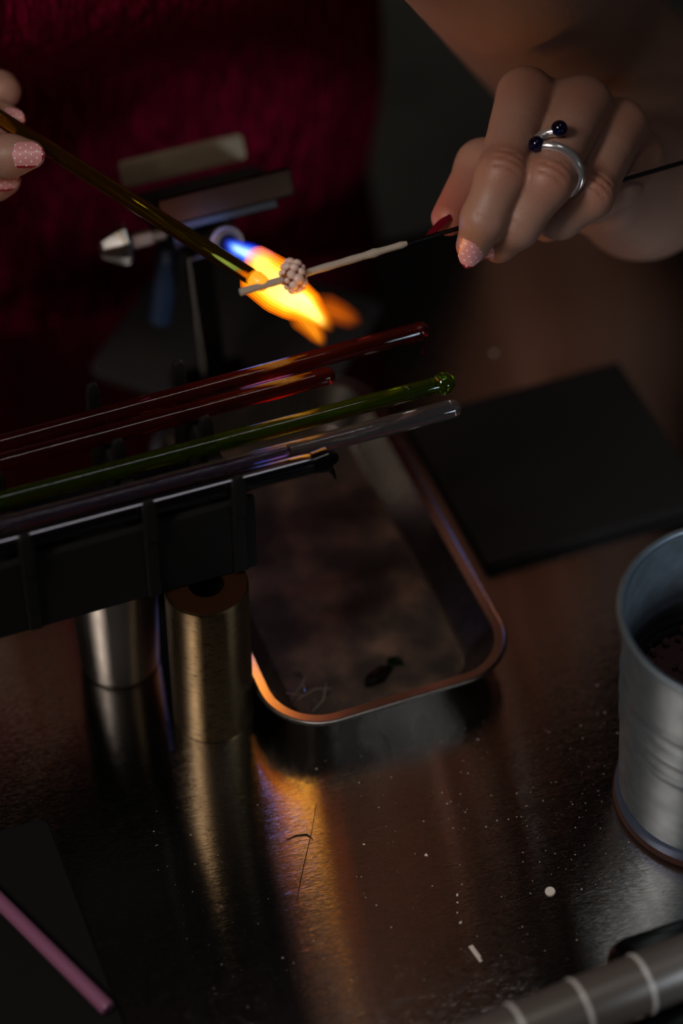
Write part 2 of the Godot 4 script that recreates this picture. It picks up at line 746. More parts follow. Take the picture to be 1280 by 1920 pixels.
func desk_lamp(foot: Vector3, head: Vector3, aim: Vector3, color: Color, energy: float) -> void:
	var t := thing("desk_lamp", "small black desk lamp with a white disc head beside the zinc bucket", "lamp", foot)
	var dark := mat("lamp_black", Color(0.05, 0.05, 0.05), 0.4)
	var h := head - foot
	var dir := (aim - head).normalized()
	var s := Shape.new()
	s.lathe([Vector2(0, 0), Vector2(0.05, 0), Vector2(0.052, 0.004), Vector2(0.05, 0.012), Vector2(0, 0.014)], 32)
	put("base", s, dark, t)
	s = Shape.new()
	s.tube([Vector3(0, 0.012, 0), Vector3(0, h.y * 0.7, 0), Vector3(h.x * 0.3, h.y * 1.08, 0), h - dir * 0.03], [0.006, 0.006, 0.006, 0.006], 12)
	put("arm", s, dark, t)
	var b := Basis.looking_at(dir)
	var fr := Transform3D(b * Basis(Vector3.RIGHT, PI / 2), h)
	s = Shape.new()
	s.lathe([Vector2(0, 0.03), Vector2(0.025, 0.03), Vector2(0.05, 0.012), Vector2(0.052, 0.002), Vector2(0.05, 0.0), Vector2(0.048, 0.008), Vector2(0, 0.01)], 32, fr)
	put("shade", s, dark, t)
	var glow := mat("lamp_diffuser", Color(0.7, 0.7, 0.7), 0.6)
	glow.emission_enabled = true
	glow.emission = color
	glow.emission_energy_multiplier = 1.0
	s = Shape.new()
	s.lathe([Vector2(0, 0.006), Vector2(0.046, 0.006), Vector2(0.046, 0.003), Vector2(0, 0.003)], 32, fr)
	put("diffuser", s, glow, t)
	var l := SpotLight3D.new()
	l.name = "spot_light"
	l.spot_angle = 20.0
	l.spot_angle_attenuation = 0.6
	l.spot_range = 6.0
	l.spot_attenuation = 2.0
	l.light_size = 0.046
	l.light_color = color
	l.light_energy = energy
	l.shadow_enabled = true
	t.add_child(l)
	l.look_at_from_position(head + dir * 0.004, aim)


# ==================================================================== setting
func build_room() -> void:
	var s := Shape.new()
	s.box(Vector3(4.2, 0.1, 4.6), Vector3(0, -0.80, 0.2), 0.001)
	struct("floor", s, mats.grey_floor)
	s = Shape.new()
	s.box(Vector3(4.2, 0.1, 4.6), Vector3(0, 1.85, 0.2), 0.001)
	struct("ceiling", s, mats.dark_wall_paint)
	s = Shape.new()
	s.box(Vector3(4.2, 2.55, 0.1), Vector3(0, 0.525, -2.05), 0.001)
	struct("wall_back", s, mats.dark_wall_paint)
	s = Shape.new()
	s.box(Vector3(4.2, 2.55, 0.1), Vector3(0, 0.525, 2.45), 0.001)
	struct("wall_front", s, mats.dark_wall_paint)
	s = Shape.new()
	s.box(Vector3(0.1, 2.55, 4.4), Vector3(2.05, 0.525, 0.2), 0.001)
	struct("wall_right", s, mats.dark_wall_paint)
	s = Shape.new()
	s.box(Vector3(0.1, 2.55, 4.4), Vector3(-0.94, 0.525, 0.2), 0.001)
	struct("wall_left", s, mats.dark_wall_paint)


func build_bench() -> void:
	var t := thing("workbench", "bench with a worn brushed steel top that everything else stands on", "workbench", Vector3.ZERO, TURN)
	var s := Shape.new()
	s.box(Vector3(1.3, 0.03, 0.8), Vector3(0.05, -0.015, 0.256), 0.0015)
	for i in s.uv.size():
		s.uv[i] = s.uv[i].rotated(0.10)
	put("bench_top", s, mats.brushed_steel, t)
	for x in [-0.55, 0.65]:
		for z in [-0.1, 0.61]:
			s = Shape.new()
			s.box(Vector3(0.04, 0.72, 0.04), Vector3(x, -0.39, z), 0.002)
			put("leg", s, mats.dark_steel, t)


# ==================================================================== the woman
func nail(parent: Node, from: Vector3, to: Vector3, face: Vector3, width: float, material: Material) -> void:
	var t := (to - from).normalized()
	var n := (face - t * face.dot(t)).normalized()
	var side := t.cross(n)
	var length := from.distance_to(to)
	var rings := []
	var uvs := []
	var rows := 14
	for j in rows + 1:
		var u := float(j) / rows
		var w := 1.0
		if u < 0.2:
			w = sqrt(maxf(0.02, 1.0 - pow((0.2 - u) / 0.2, 2.0)))
		elif u > 0.5:
			w = pow(maxf(0.0, cos((u - 0.5) / 0.5 * PI / 2)), 0.62)
		w = maxf(w, 0.06) * width * 0.5
		var ring := PackedVector3Array()
		var ru := []
		for layer in 2:
			for i in 9:
				var x := (float(i) / 8 * 2 - 1) * (1 if layer == 0 else -1)
				var y := -0.32 * width * pow(x * w / (width * 0.5), 2.0) - 0.12 * length * pow(u - 0.35, 2.0) - (0.0007 if layer else 0.0) * (1.0 - 0.6 * x * x)
				ring.append(from + t * u * length + side * x * w + n * y)
				ru.append(Vector2(0.5 + 0.5 * x * w / (width * 0.5), u))
		rings.append(ring)
		uvs.append(ru)
	var s := Shape.new()
	s.loft(rings, uvs)
	put("fingernail", s, material, parent)


func build_person() -> void:
	var t := thing("person", "woman in a crimson smocked dress with dotted pink nails, working glass at the torch", "person")
	var fl := Flesh.new()
	var knuckle := Color(0.34, 0.14, 0.09)
	# ---- hand holding the mandrel
	var w := Vector3(0.11282, 0.10332, -0.07114)
	var im := Vector3(0.06478, 0.16775, -0.04382)
	var ip := Vector3(0.05421, 0.17051, 0.00285)
	var id := Vector3(0.04818, 0.15890, 0.01247)
	var it := Vector3(0.04511, 0.14818, 0.01333)
	var mm := Vector3(0.08505, 0.16450, -0.04316)
	var mp := Vector3(0.06973, 0.16779, 0.00293)
	var md := Vector3(0.06023, 0.15323, 0.00862)
	var mt := Vector3(0.05450, 0.14148, 0.00563)
	var rm := Vector3(0.09938, 0.15242, -0.04581)
	var rp := Vector3(0.08562, 0.15520, -0.00483)
	var rd := Vector3(0.07599, 0.14613, -0.00362)
	var rt := Vector3(0.07275, 0.13296, -0.01502)
	var pm := Vector3(0.10719, 0.13750, -0.04682)
	var pp := Vector3(0.09904, 0.14074, -0.02619)
	var pd := Vector3(0.08986, 0.13346, -0.02548)
	var pt := Vector3(0.08395, 0.12346, -0.03318)
	var tc := Vector3(0.09222, 0.12047, -0.05266)
	var tm := Vector3(0.06479, 0.13512, -0.04853)
	var ti := Vector3(0.05024, 0.14529, -0.03249)
	var tt := Vector3(0.03772, 0.14171, -0.00880)
	var k := 0.007
	fl.bone(Vector3(0.10172, 0.11391, -0.06831), im, 0.013, 0.0080, 0, k)
	fl.bone(Vector3(0.10692, 0.11062, -0.06763), mm, 0.013, 0.0080, 0, k)
	fl.bone(Vector3(0.11225, 0.10602, -0.06695), rm, 0.013, 0.0076, 0, k)
	fl.bone(Vector3(0.11561, 0.10141, -0.06625), pm, 0.013, 0.0072, 0, k)
	fl.bone(im, im.lerp(ip, 0.4), 0.0098, 0.0088, 0, 0.005)
	fl.bone(mm, mm.lerp(mp, 0.4), 0.0098, 0.0088, 0, 0.005)
	fl.bone(rm, rm.lerp(rp, 0.4), 0.0094, 0.0084, 0, 0.005)
	fl.bone(pm, pm.lerp(pp, 0.4), 0.0086, 0.0074, 0, 0.005)
	fl.bone(im.lerp(w, 0.18), tm, 0.0085, 0.009, 0, 0.012)
	fl.bone(w, tc, 0.018, 0.014, 0, 0.012)
	fl.bone(tc, tm, 0.014, 0.0105, 0, 0.012)
	fl.bone(Vector3(0.10914, 0.10685, -0.05366), Vector3(0.09915, 0.12143, -0.04094), 0.016, 0.011, 0, 0.012)
	var elbow := Vector3(0.10984, 0.03732, -0.22722)
	fl.bone(Vector3(0.11584, 0.10332, -0.07114), Vector3(0.12236, 0.07161, -0.14347), 0.0240, 0.033, 0, 0.015)
	fl.chain([im, ip, id, it], [0.0100, 0.0085, 0.0075, 0.0060], 1, 0.003)
	fl.chain([mm, mp, md, mt], [0.0100, 0.0087, 0.0077, 0.0062], 2, 0.003)
	fl.chain([rm, rp, rd, rt], [0.0092, 0.0082, 0.0072, 0.0060], 3, 0.003)
	fl.chain([pm, pp, pd, pt], [0.0085, 0.0072, 0.0062, 0.0052], 4, 0.003)
	fl.chain([tm, ti, tt], [0.0105, 0.0092, 0.0064], 5, 0.004)
	for q in [[ip, im, id], [mp, mm, md], [rp, rm, rd]]:
		var ax: Vector3 = (q[2] - q[1]).normalized()
		var top: Vector3 = q[0] + (Vector3(0, 0.731, 0.682) - ax * ax.dot(Vector3(0, 0.731, 0.682))).normalized() * 0.0082
		for o in [-0.0034, 0.0, 0.003]:
			fl.grooves.append([top + ax * o, ax, 0.0065, 0.00075, 0.00042])
		fl.blush.append([top, 0.016, knuckle, 0.75])
	for q in [[id, it], [md, mt]]:
		var ax: Vector3 = (q[1] - q[0]).normalized()
		fl.grooves.append([q[0] + Vector3(0, 0.731, 0.682) * 0.0072, ax, 0.005, 0.0007, 0.0003])
	for q in [im, mm, rm, pm]:
		fl.blush.append([q + Vector3(0, 0.008, 0.006), 0.017, knuckle, 0.5])
	for q in [it, mt, rt, pt]:
		fl.blush.append([q, 0.017, Color(0.4, 0.18, 0.115), 0.7])
	fl.blush.append([tt, 0.026, Color(0.4, 0.12, 0.09), 0.9])
	fl.build(Vector3(0.07196, 0.14745, -0.03339) - Vector3(0.056, 0.085, 0.10), Vector3(0.07196, 0.14745, -0.03339) + Vector3(0.082, 0.042, 0.064), 0.0014)
	# ---- the hand at the left edge, holding the olive rod
	var lh := Flesh.new()
	lh.blush = []
	var palm := Vector3(-0.19541, 0.11184, -0.08027)
	lh.chain([Vector3(-0.15969, 0.13427, -0.04052), Vector3(-0.13374, 0.15028, -0.02933), Vector3(-0.11554, 0.15772, -0.02313), Vector3(-0.10816, 0.15951, -0.02151)], [0.0105, 0.0086, 0.0068, 0.0050], 1, 0.004)
	lh.chain([Vector3(-0.16838, 0.13132, -0.09407), Vector3(-0.14041, 0.14482, -0.07027), Vector3(-0.12287, 0.14965, -0.05418), Vector3(-0.11802, 0.15034, -0.05209)], [0.0095, 0.008, 0.0056, 0.0042], 2, 0.004)
	lh.chain([Vector3(-0.16922, 0.13519, -0.10532), Vector3(-0.14017, 0.14434, -0.08676), Vector3(-0.12403, 0.14748, -0.07312), Vector3(-0.12312, 0.14781, -0.07206)], [0.0092, 0.0078, 0.0062, 0.0045], 3, 0.004)
	lh.chain([Vector3(-0.16415, 0.11430, -0.04037), Vector3(-0.13780, 0.13320, -0.03228), Vector3(-0.12253, 0.14042, -0.03011), Vector3(-0.11880, 0.14156, -0.02991)], [0.009, 0.0076, 0.006, 0.0045], 4, 0.004)
	lh.chain([Vector3(-0.17152, 0.09622, -0.04935), Vector3(-0.14656, 0.11163, -0.03752), Vector3(-0.13731, 0.12193, -0.03438)], [0.0085, 0.007, 0.0058], 5, 0.004)
	for q in [[Vector3(-0.15969, 0.13427, -0.04052), 0.011], [Vector3(-0.16838, 0.13132, -0.09407), 0.0105], [Vector3(-0.16922, 0.13519, -0.10532), 0.010], [Vector3(-0.16415, 0.11430, -0.04037), 0.010], [Vector3(-0.17152, 0.09622, -0.04935), 0.009]]:
		lh.bone(palm, q[0], 0.016, q[1], 0, 0.014)
	lh.bone(palm, Vector3(-0.22618, 0.09197, -0.10150), 0.017, 0.025, 0, 0.014)
	lh.build(Vector3(-0.14312, 0.13644, -0.04994) - Vector3(0.08, 0.052, 0.08), Vector3(-0.14312, 0.13644, -0.04994) + Vector3(0.055, 0.05, 0.05), 0.0018)
	# ---- trunk, arms, legs, head
	var bd := Flesh.new()
	bd.join = 0.02
	for x in [-0.1, -0.035, 0.028]:
		bd.chain([bench(x, -0.28, -0.34), bench(x, -0.275, -0.12), bench(x, -0.27, 0.02), bench(x, -0.27, 0.2), bench(x, -0.27, 0.33)], [0.095, 0.08, 0.076, 0.088, 0.07], 0, 0.03)
	bd.bone(bench(-0.1, -0.215, 0.165), bench(0.012, -0.215, 0.165), 0.066, 0.066, 0, 0.02)
	bd.bone(bench(-0.16, -0.28, 0.36), bench(0.12, -0.28, 0.36), 0.055, 0.055, 0, 0.04)
	var sh := Vector3(0.02840, 0.30000, -0.00654)
	bd.chain([bench(0.12, -0.28, 0.36), sh, elbow], [0.05, 0.043, 0.037], 1, 0.03)
	bd.chain([elbow, Vector3(0.12299, 0.06165, -0.16825), Vector3(0.12088, 0.07778, -0.13166)], [0.037, 0.0355, 0.0285], 1, 0.02)
	bd.chain([bench(-0.16, -0.28, 0.36), bench(-0.34, -0.2, 0.12), Vector3(-0.22618, 0.09197, -0.10150), palm], [0.05, 0.037, 0.0235, 0.014], 2, 0.02)
	for x in [-0.11, 0.07]:
		bd.chain([bench(x, -0.28, -0.36), bench(x, 0.1, -0.33), bench(x, 0.12, -0.66), bench(x, 0.21, -0.705)], [0.085, 0.06, 0.042, 0.032], 3, 0.03)
	bd.build(bench(-0.05, -0.12, 0.0) - Vector3(0.42, 0.76, 0.36), bench(-0.05, -0.12, 0.0) + Vector3(0.42, 0.70, 0.36), 0.012)
	for o in [lh, bd]:
		var base := fl.verts.size()
		fl.verts.append_array(o.verts)
		fl.norms.append_array(o.norms)
		fl.cols.append_array(o.cols)
		for i in o.faces:
			fl.faces.append(base + i)
	put("body", fl, mats.skin, t)
	# ---- dress
	var dr := Flesh.new()
	dr.join = 0.02
	dr.inflate = 0.006
	for x in [-0.1, -0.035, 0.028]:
		dr.chain([bench(x, -0.28, -0.34), bench(x, -0.275, -0.12), bench(x, -0.27, 0.02), bench(x, -0.27, 0.2), bench(x, -0.27, 0.34)], [0.097, 0.08, 0.076, 0.088, 0.075], 0, 0.03)
	dr.bone(bench(-0.15, -0.28, 0.36), bench(0.09, -0.28, 0.36), 0.06, 0.06, 0, 0.04)
	dr.bone(bench(-0.1, -0.215, 0.165), bench(0.012, -0.215, 0.165), 0.066, 0.066, 0, 0.02)
	for x in [-0.11, 0.07]:
		dr.bone(bench(x, -0.28, -0.36), bench(x, 0.08, -0.33), 0.092, 0.072, 0, 0.05)
	dr.build(bench(-0.02, -0.12, 0.0) - Vector3(0.3, 0.5, 0.36), bench(-0.02, -0.12, 0.0) + Vector3(0.3, 0.46, 0.36), 0.009)
	put("dress", dr, mats.crimson_smocked_cloth, t)
	# ---- nails
	var eye := Vector3(0, 0.731, 0.682)
	nail(t, Vector3(0.04496, 0.15623, 0.01929), Vector3(0.04241, 0.14451, 0.02152), eye, 0.0092, mats.dotted_nail_varnish)
	nail(t, Vector3(0.05582, 0.15081, 0.01193), Vector3(0.04932, 0.14032, 0.01183), eye + Vector3(0.2, 0, 0), 0.0084, mats.dotted_nail_varnish)
	nail(t, Vector3(0.03682, 0.14576, -0.00747), Vector3(0.02839, 0.14120, 0.00025), Vector3(-0.9, 0.4, -0.25), 0.0075, mats.plum_nail_varnish)
	nail(t, Vector3(-0.11361, 0.16579, -0.01406), Vector3(-0.10224, 0.16573, -0.01442), eye, 0.0092, mats.dotted_nail_varnish)
	nail(t, Vector3(-0.12070, 0.15670, -0.04615), Vector3(-0.11247, 0.15519, -0.04594), eye, 0.0080, mats.dotted_nail_varnish)
	nail(t, Vector3(-0.12248, 0.14734, -0.02263), Vector3(-0.11321, 0.14736, -0.02407), eye, 0.0082, mats.dotted_nail_varnish)
	# ---- stool
	var st := thing("stool", "round grey stool the woman in crimson sits on", "stool", bench(-0.02, -0.28, -0.75))
	var s := Shape.new()
	s.lathe([Vector2(0, 0.26), Vector2(0.15, 0.26), Vector2(0.16, 0.265), Vector2(0.16, 0.282), Vector2(0.15, 0.288), Vector2(0, 0.288)], 36)
	put("seat", s, mats.dark_steel, st)
	for q in 4:
		s = Shape.new()
		var c := Vector3(cos(q * PI / 2 + 0.8), 0, sin(q * PI / 2 + 0.8))
		s.tube([c * 0.16, c * 0.12 + Vector3(0, 0.262, 0)], [0.01, 0.01], 10)
		put("leg", s, mats.dark_steel, st)
	# ---- ring
	var rg := thing("finger_ring", "silvery open ring ending in two dark blue glass balls on the middle finger", "ring")
	var rc := mm.lerp(mp, 0.86)
	var rx := (mp - mm).normalized()
	var ry := (eye - rx * eye.dot(rx)).normalized()
	var rz := rx.cross(ry)
	var path := []
	var rad := []
	for i in 41:
		var u := i / 40.0
		var an := lerpf(0.87, -5.95, u)
		path.append(rc + (ry * cos(an) + rz * sin(an)) * (0.0102 + 0.0012 * smoothstep(0.85, 1.0, u)) + rx * (0.0005 - 0.007 * smoothstep(0.6, 1.0, u)))
		rad.append(0.0018)
	s = Shape.new()
	s.tube(path, rad, 10, true)
	put("band", s, mats.silver_glass, rg)
	for i in [0, 40]:
		s = Shape.new()
		s.ball(path[i] + (path[i] - rc).normalized() * 0.0012, Vector3.ONE * 0.0029, 20)
		put("glass_ball", s, mats.navy_glass, rg)


# ==================================================================== torch
func torch_frame() -> Transform3D:
	var e1 := Vector3(cos(TURN), 0, -sin(TURN))
	var e2 := Vector3(sin(TURN), 0, cos(TURN))
	var z := (e2 * cos(0.54) + Vector3.UP * sin(0.54)).normalized()
	return Transform3D(Basis(e1, z.cross(e1), z), Vector3(-0.04214, 0.10038, -0.04246))


func build_mat_and_torch() -> void:
	var c := bench(0.005, -0.085)
	var m := thing("bench_mat", "thin dark grey mat lying askew on the bench under the torch", "mat", Vector3(-0.043, 0, -0.098), -0.41)
	var s := Shape.new()
	s.pan([[0.047, 0.042, 0.004, 0.0001], [0.048, 0.043, 0.005, 0.0006], [0.048, 0.043, 0.005, 0.0016], [0.0475, 0.0425, 0.0045, 0.002]], 4)
	put("mat_sheet", s, mats.bench_mat_black, m)

	var fr := torch_frame()
	var t := Node3D.new()
	t.name = "torch"
	t.transform = fr
	add_child(t)
	tag(t, "bench torch with a lipped black graphite platform on top and a silver side knob", "torch")
	# platform and its lips
	s = Shape.new()
	s.box(Vector3(0.054, 0.004, 0.056), Vector3(0.003, 0.0145, -0.03), 0.0008)
	put("platform", s, mats.graphite, t)
	s = Shape.new()
	s.box(Vector3(0.053, 0.011, 0.0035), Vector3(0.003, 0.0169, -0.0015), 0.001)
	put("front_lip", s, mats.bronze_lip, t)
	s = Shape.new()
	s.pan([[0.0245, 0.0045, 0.0015, -0.0016], [0.0252, 0.0052, 0.0022, -0.0012], [0.0252, 0.0052, 0.0022, 0.0012], [0.0245, 0.0045, 0.0015, 0.0016]], 5)
	var lip := put("rear_lip", s, mats.satin_plate, t)
	lip.transform = Transform3D(Basis(Vector3.RIGHT, PI / 2), Vector3(0.003, 0.0245, -0.0585))
	# holder plate under the platform
	s = Shape.new()
	s.box(Vector3(0.044, 0.0042, 0.05), Vector3(0.001, 0.0098, -0.029), 0.0006)
	put("holder_plate", s, mats.dark_steel, t)
	# nozzle: sleeve, rim, bore
	var fwd := Basis(Vector3.RIGHT, PI / 2)
	s = Shape.new()
	s.lathe([Vector2(0, -0.055), Vector2(0.0065, -0.055), Vector2(0.0072, -0.05), Vector2(0.0072, -0.004), Vector2(0.0066, -0.001), Vector2(0.0058, -0.0006), Vector2(0, -0.0006)], 40, Transform3D(fwd, Vector3.ZERO))
	put("nozzle", s, mats.nozzle_steel, t)
	s = Shape.new()
	s.hoop([Vector2(0.0036, -0.0006), Vector2(0.0038, 0.0012), Vector2(0.0046, 0.0016), Vector2(0.0053, 0.001), Vector2(0.0054, -0.0006)], 40, Transform3D(fwd, Vector3.ZERO))
	put("nozzle_rim", s, mats.satin_plate, t)
	s = Shape.new()
	s.lathe([Vector2(0, -0.0006), Vector2(0.0036, -0.0006), Vector2(0.0034, 0.0004), Vector2(0, 0.0006)], 24, Transform3D(fwd, Vector3.ZERO))
	put("nozzle_jets", s, mats.graphite, t)
	# body behind the nozzle
	s = Shape.new()
	s.box(Vector3(0.026, 0.012, 0.03), Vector3(-0.004, 0.002, -0.036), 0.002)
	put("torch_body", s, mats.dark_steel, t)
	# knob at the side
	var side := Basis(Vector3.BACK, PI / 2)
	s = Shape.new()
	s.lathe([Vector2(0, 0.016), Vector2(0.0022, 0.016), Vector2(0.0022, 0.029), Vector2(0, 0.029)], 16, Transform3D(side, Vector3(-0.002, 0.0052, -0.022)))
	put("knob_stem", s, mats.satin_plate, t)
	s = Shape.new()
	s.box(Vector3(0.0085, 0.0052, 0.0052), Vector3(-0.027, 0.0052, -0.022), 0.0006)
	put("knob_collar", s, mats.satin_plate, t)
	s = Shape.new()
	s.lathe([Vector2(0, 0.0305), Vector2(0.0075, 0.0305), Vector2(0.0082, 0.0315), Vector2(0.0078, 0.034), Vector2(0.0042, 0.0405), Vector2(0.003, 0.0415), Vector2(0, 0.0415)], 9, Transform3D(side, Vector3(-0.002, 0.0050, -0.022)))
	put("knob", s, mats.chrome, t, 20.0)
	# leaning post down to the bench, foot, hose
	var inv := fr.affine_inverse()
	var top := inv * Vector3(-0.05376, 0.09222, -0.04790)
	var foot := inv * bench(-0.0245, -0.079, 0.006)
	s = Shape.new()
	var ax := (foot - top).normalized()
	var bx := Vector3.RIGHT
	bx = (bx - ax * bx.dot(ax)).normalized()
	s.box(Vector3(0.0098, top.distance_to(foot), 0.006), (top + foot) / 2, 0.0009, Basis(bx, -ax, bx.cross(-ax)))
	put("post", s, mats.dark_steel, t)
	s = Shape.new()
	var up := inv.basis * Vector3.UP
	var fz := inv.basis * bench(0, 1)
	s.box(Vector3(0.03, 0.004, 0.026), inv * bench(-0.0245, -0.079, 0.0042), 0.0008, Basis(inv.basis * bench(1, 0), up, fz))
	put("post_foot", s, mats.dark_steel, t)
	s = Shape.new()
	s.tube([inv * Vector3(-0.06565, 0.08193, -0.06521), inv * Vector3(-0.06687, 0.07664, -0.05955), inv * Vector3(-0.06822, 0.06450, -0.05786), inv * Vector3(-0.07055, 0.04951, -0.05597)], [0.0042, 0.0044, 0.0044, 0.0044], 14)
	put("hose", s, mats.blue_hose, t)


func flame_part(parent: Node, called: String, prof: Array, shells: Array, bend: Callable, seed_: int) -> void:
	# nested thin shells of glowing gas, joined in one mesh of several surfaces
	var m := ArrayMesh.new()
	for sh in shells:
		var verts := PackedVector3Array()
		var cols := PackedColorArray()
		var norms := PackedVector3Array()
		var idx := PackedInt32Array()
		var segs := 24
		for j in prof.size():
			var q: Array = prof[j]
			var u := float(j) / (prof.size() - 1)
			var c: Vector3 = bend.call(q[0])
			for i in segs:
				var w := TAU * i / segs
				var wob := 1.0 + 0.09 * sin(w * 3 + q[0] * 140.0 + seed_) + 0.06 * sin(w * 2 - q[0] * 260.0)
				var r: float = q[1] * sh[0] * wob
				verts.append(c + Vector3(cos(w) * r, sin(w) * r, lerpf(q[0], prof[prof.size() / 2][0], (1.0 - sh[0]) * 0.35)))
				norms.append(Vector3(cos(w), sin(w), 0))
				cols.append(Color(0, 0, 0, q[2]))
		for j in prof.size() - 1:
			for i in segs:
				var a := j * segs + i
				var b := j * segs + (i + 1) % segs
				idx.append_array([a, a + segs, b, b, a + segs, b + segs])
		var arr := []
		arr.resize(Mesh.ARRAY_MAX)
		arr[Mesh.ARRAY_VERTEX] = verts
		arr[Mesh.ARRAY_NORMAL] = norms
		arr[Mesh.ARRAY_COLOR] = cols
		arr[Mesh.ARRAY_INDEX] = idx
		m.add_surface_from_arrays(Mesh.PRIMITIVE_TRIANGLES, arr)
		var glow := mat("flame_gas", Color(0, 0, 0, sh[1]), 1.0)
		glow.vertex_color_use_as_albedo = true
		glow.transparency = BaseMaterial3D.TRANSPARENCY_ALPHA
		glow.metallic_specular = 0.0
		glow.cull_mode = BaseMaterial3D.CULL_DISABLED
		glow.emission_enabled = true
		glow.emission = sh[2]
		glow.emission_energy_multiplier = sh[3]
		m.surface_set_material(m.get_surface_count() - 1, glow)
	var o := MeshInstance3D.new()
	o.name = called
	o.mesh = m
	parent.add_child(o, true)


func build_flame() -> void:
	var t := Node3D.new()
	t.name = "torch_flame"
	t.transform = torch_frame()
	add_child(t)
	tag(t, "flame blowing from the torch nozzle, blue at its root and orange at its tip", "flame")
	var straight := func(_z): return Vector3.ZERO
	flame_part(t, "blue_flame", [[0.0015, 0.0022, 0.6], [0.006, 0.0026, 0.9], [0.016, 0.0032, 0.9], [0.03, 0.0040, 0.8], [0.044, 0.0046, 0.5], [0.058, 0.0046, 0.0]],
		[[1.0, 0.2, Color(0.1, 0.2, 1.0), 1.4], [0.8, 0.3, Color(0.25, 0.45, 1.0), 1.8], [0.58, 0.4, Color(0.45, 0.68, 1.0), 2.6], [0.34, 0.5, Color(0.75, 0.88, 1.0), 3.4]], straight, 1)
	var sway := func(z): return Vector3(-0.0034 * smoothstep(0.036, 0.056, z) * (1.0 - smoothstep(0.07, 0.1, z)), -0.15 * maxf(z - 0.042, 0.0), 0.0)
	flame_part(t, "yellow_flame", [[0.032, 0.0010, 0.0], [0.038, 0.0030, 0.4], [0.045, 0.0056, 0.9], [0.053, 0.0080, 1.0], [0.062, 0.0092, 1.0], [0.072, 0.0090, 1.0], [0.082, 0.0078, 0.85], [0.092, 0.0062, 0.6], [0.101, 0.0050, 0.36], [0.109, 0.0040, 0.16], [0.119, 0.0022, 0.0]],
		[[1.0, 0.25, Color(1.0, 0.45, 0.02), 1.3], [0.92, 0.35, Color(1.0, 0.5, 0.03), 2.0], [0.82, 0.4, Color(1.0, 0.56, 0.06), 3.0], [0.70, 0.45, Color(1.0, 0.68, 0.14), 4.4], [0.58, 0.5, Color(1.0, 0.8, 0.34), 6.0], [0.44, 0.6, Color(1.0, 0.88, 0.5), 8.0]], sway, 2)
	var lick := func(z): return Vector3(0.0035 + 0.12 * (z - 0.095), -0.0085 - 0.05 * (z - 0.095), 0.0)
	flame_part(t, "flame_tip", [[0.086, 0.001, 0.0], [0.094, 0.0040, 0.3], [0.103, 0.0050, 0.6], [0.112, 0.0048, 0.5], [0.121, 0.0035, 0.25], [0.13, 0.001, 0.0]],
		[[1.0, 0.09, Color(1.0, 0.42, 0.04), 0.5], [0.85, 0.12, Color(1.0, 0.42, 0.04), 0.6], [0.68, 0.14, Color(1.0, 0.44, 0.05), 0.8], [0.5, 0.16, Color(1.0, 0.46, 0.05), 1.0], [0.3, 0.2, Color(1.0, 0.48, 0.06), 1.2]], lick, 3)
	var lick2 := func(z): return Vector3(-0.002 - 0.05 * (z - 0.09), -0.0105 - 0.2 * (z - 0.09), 0.0)
	flame_part(t, "flame_tip", [[0.080, 0.001, 0.0], [0.088, 0.0040, 0.4], [0.097, 0.0050, 0.7], [0.106, 0.0042, 0.6], [0.114, 0.0025, 0.3], [0.12, 0.001, 0.0]],
		[[1.0, 0.12, Color(1.0, 0.45, 0.03), 0.8], [0.85, 0.16, Color(1.0, 0.5, 0.04), 1.1], [0.68, 0.18, Color(1.0, 0.53, 0.05), 1.4], [0.5, 0.22, Color(1.0, 0.56, 0.07), 1.8], [0.3, 0.25, Color(1.0, 0.6, 0.1), 2.2]], lick2, 4)
	for q in [[0.066, Color(1.0, 0.64, 0.16), 0.0002, 0.0055], [0.025, Color(0.45, 0.6, 1.0), 0.0004, 0.003]]:
		var l := OmniLight3D.new()
		l.name = "flame_light"
		l.light_color = q[1]
		l.light_energy = q[2]
		l.light_size = q[3]
		l.omni_range = 8.0
		l.omni_attenuation = 2.0
		l.shadow_enabled = true
		l.position = Vector3(0, -0.15 * maxf(q[0] - 0.042, 0.0), q[0])
		t.add_child(l, true)


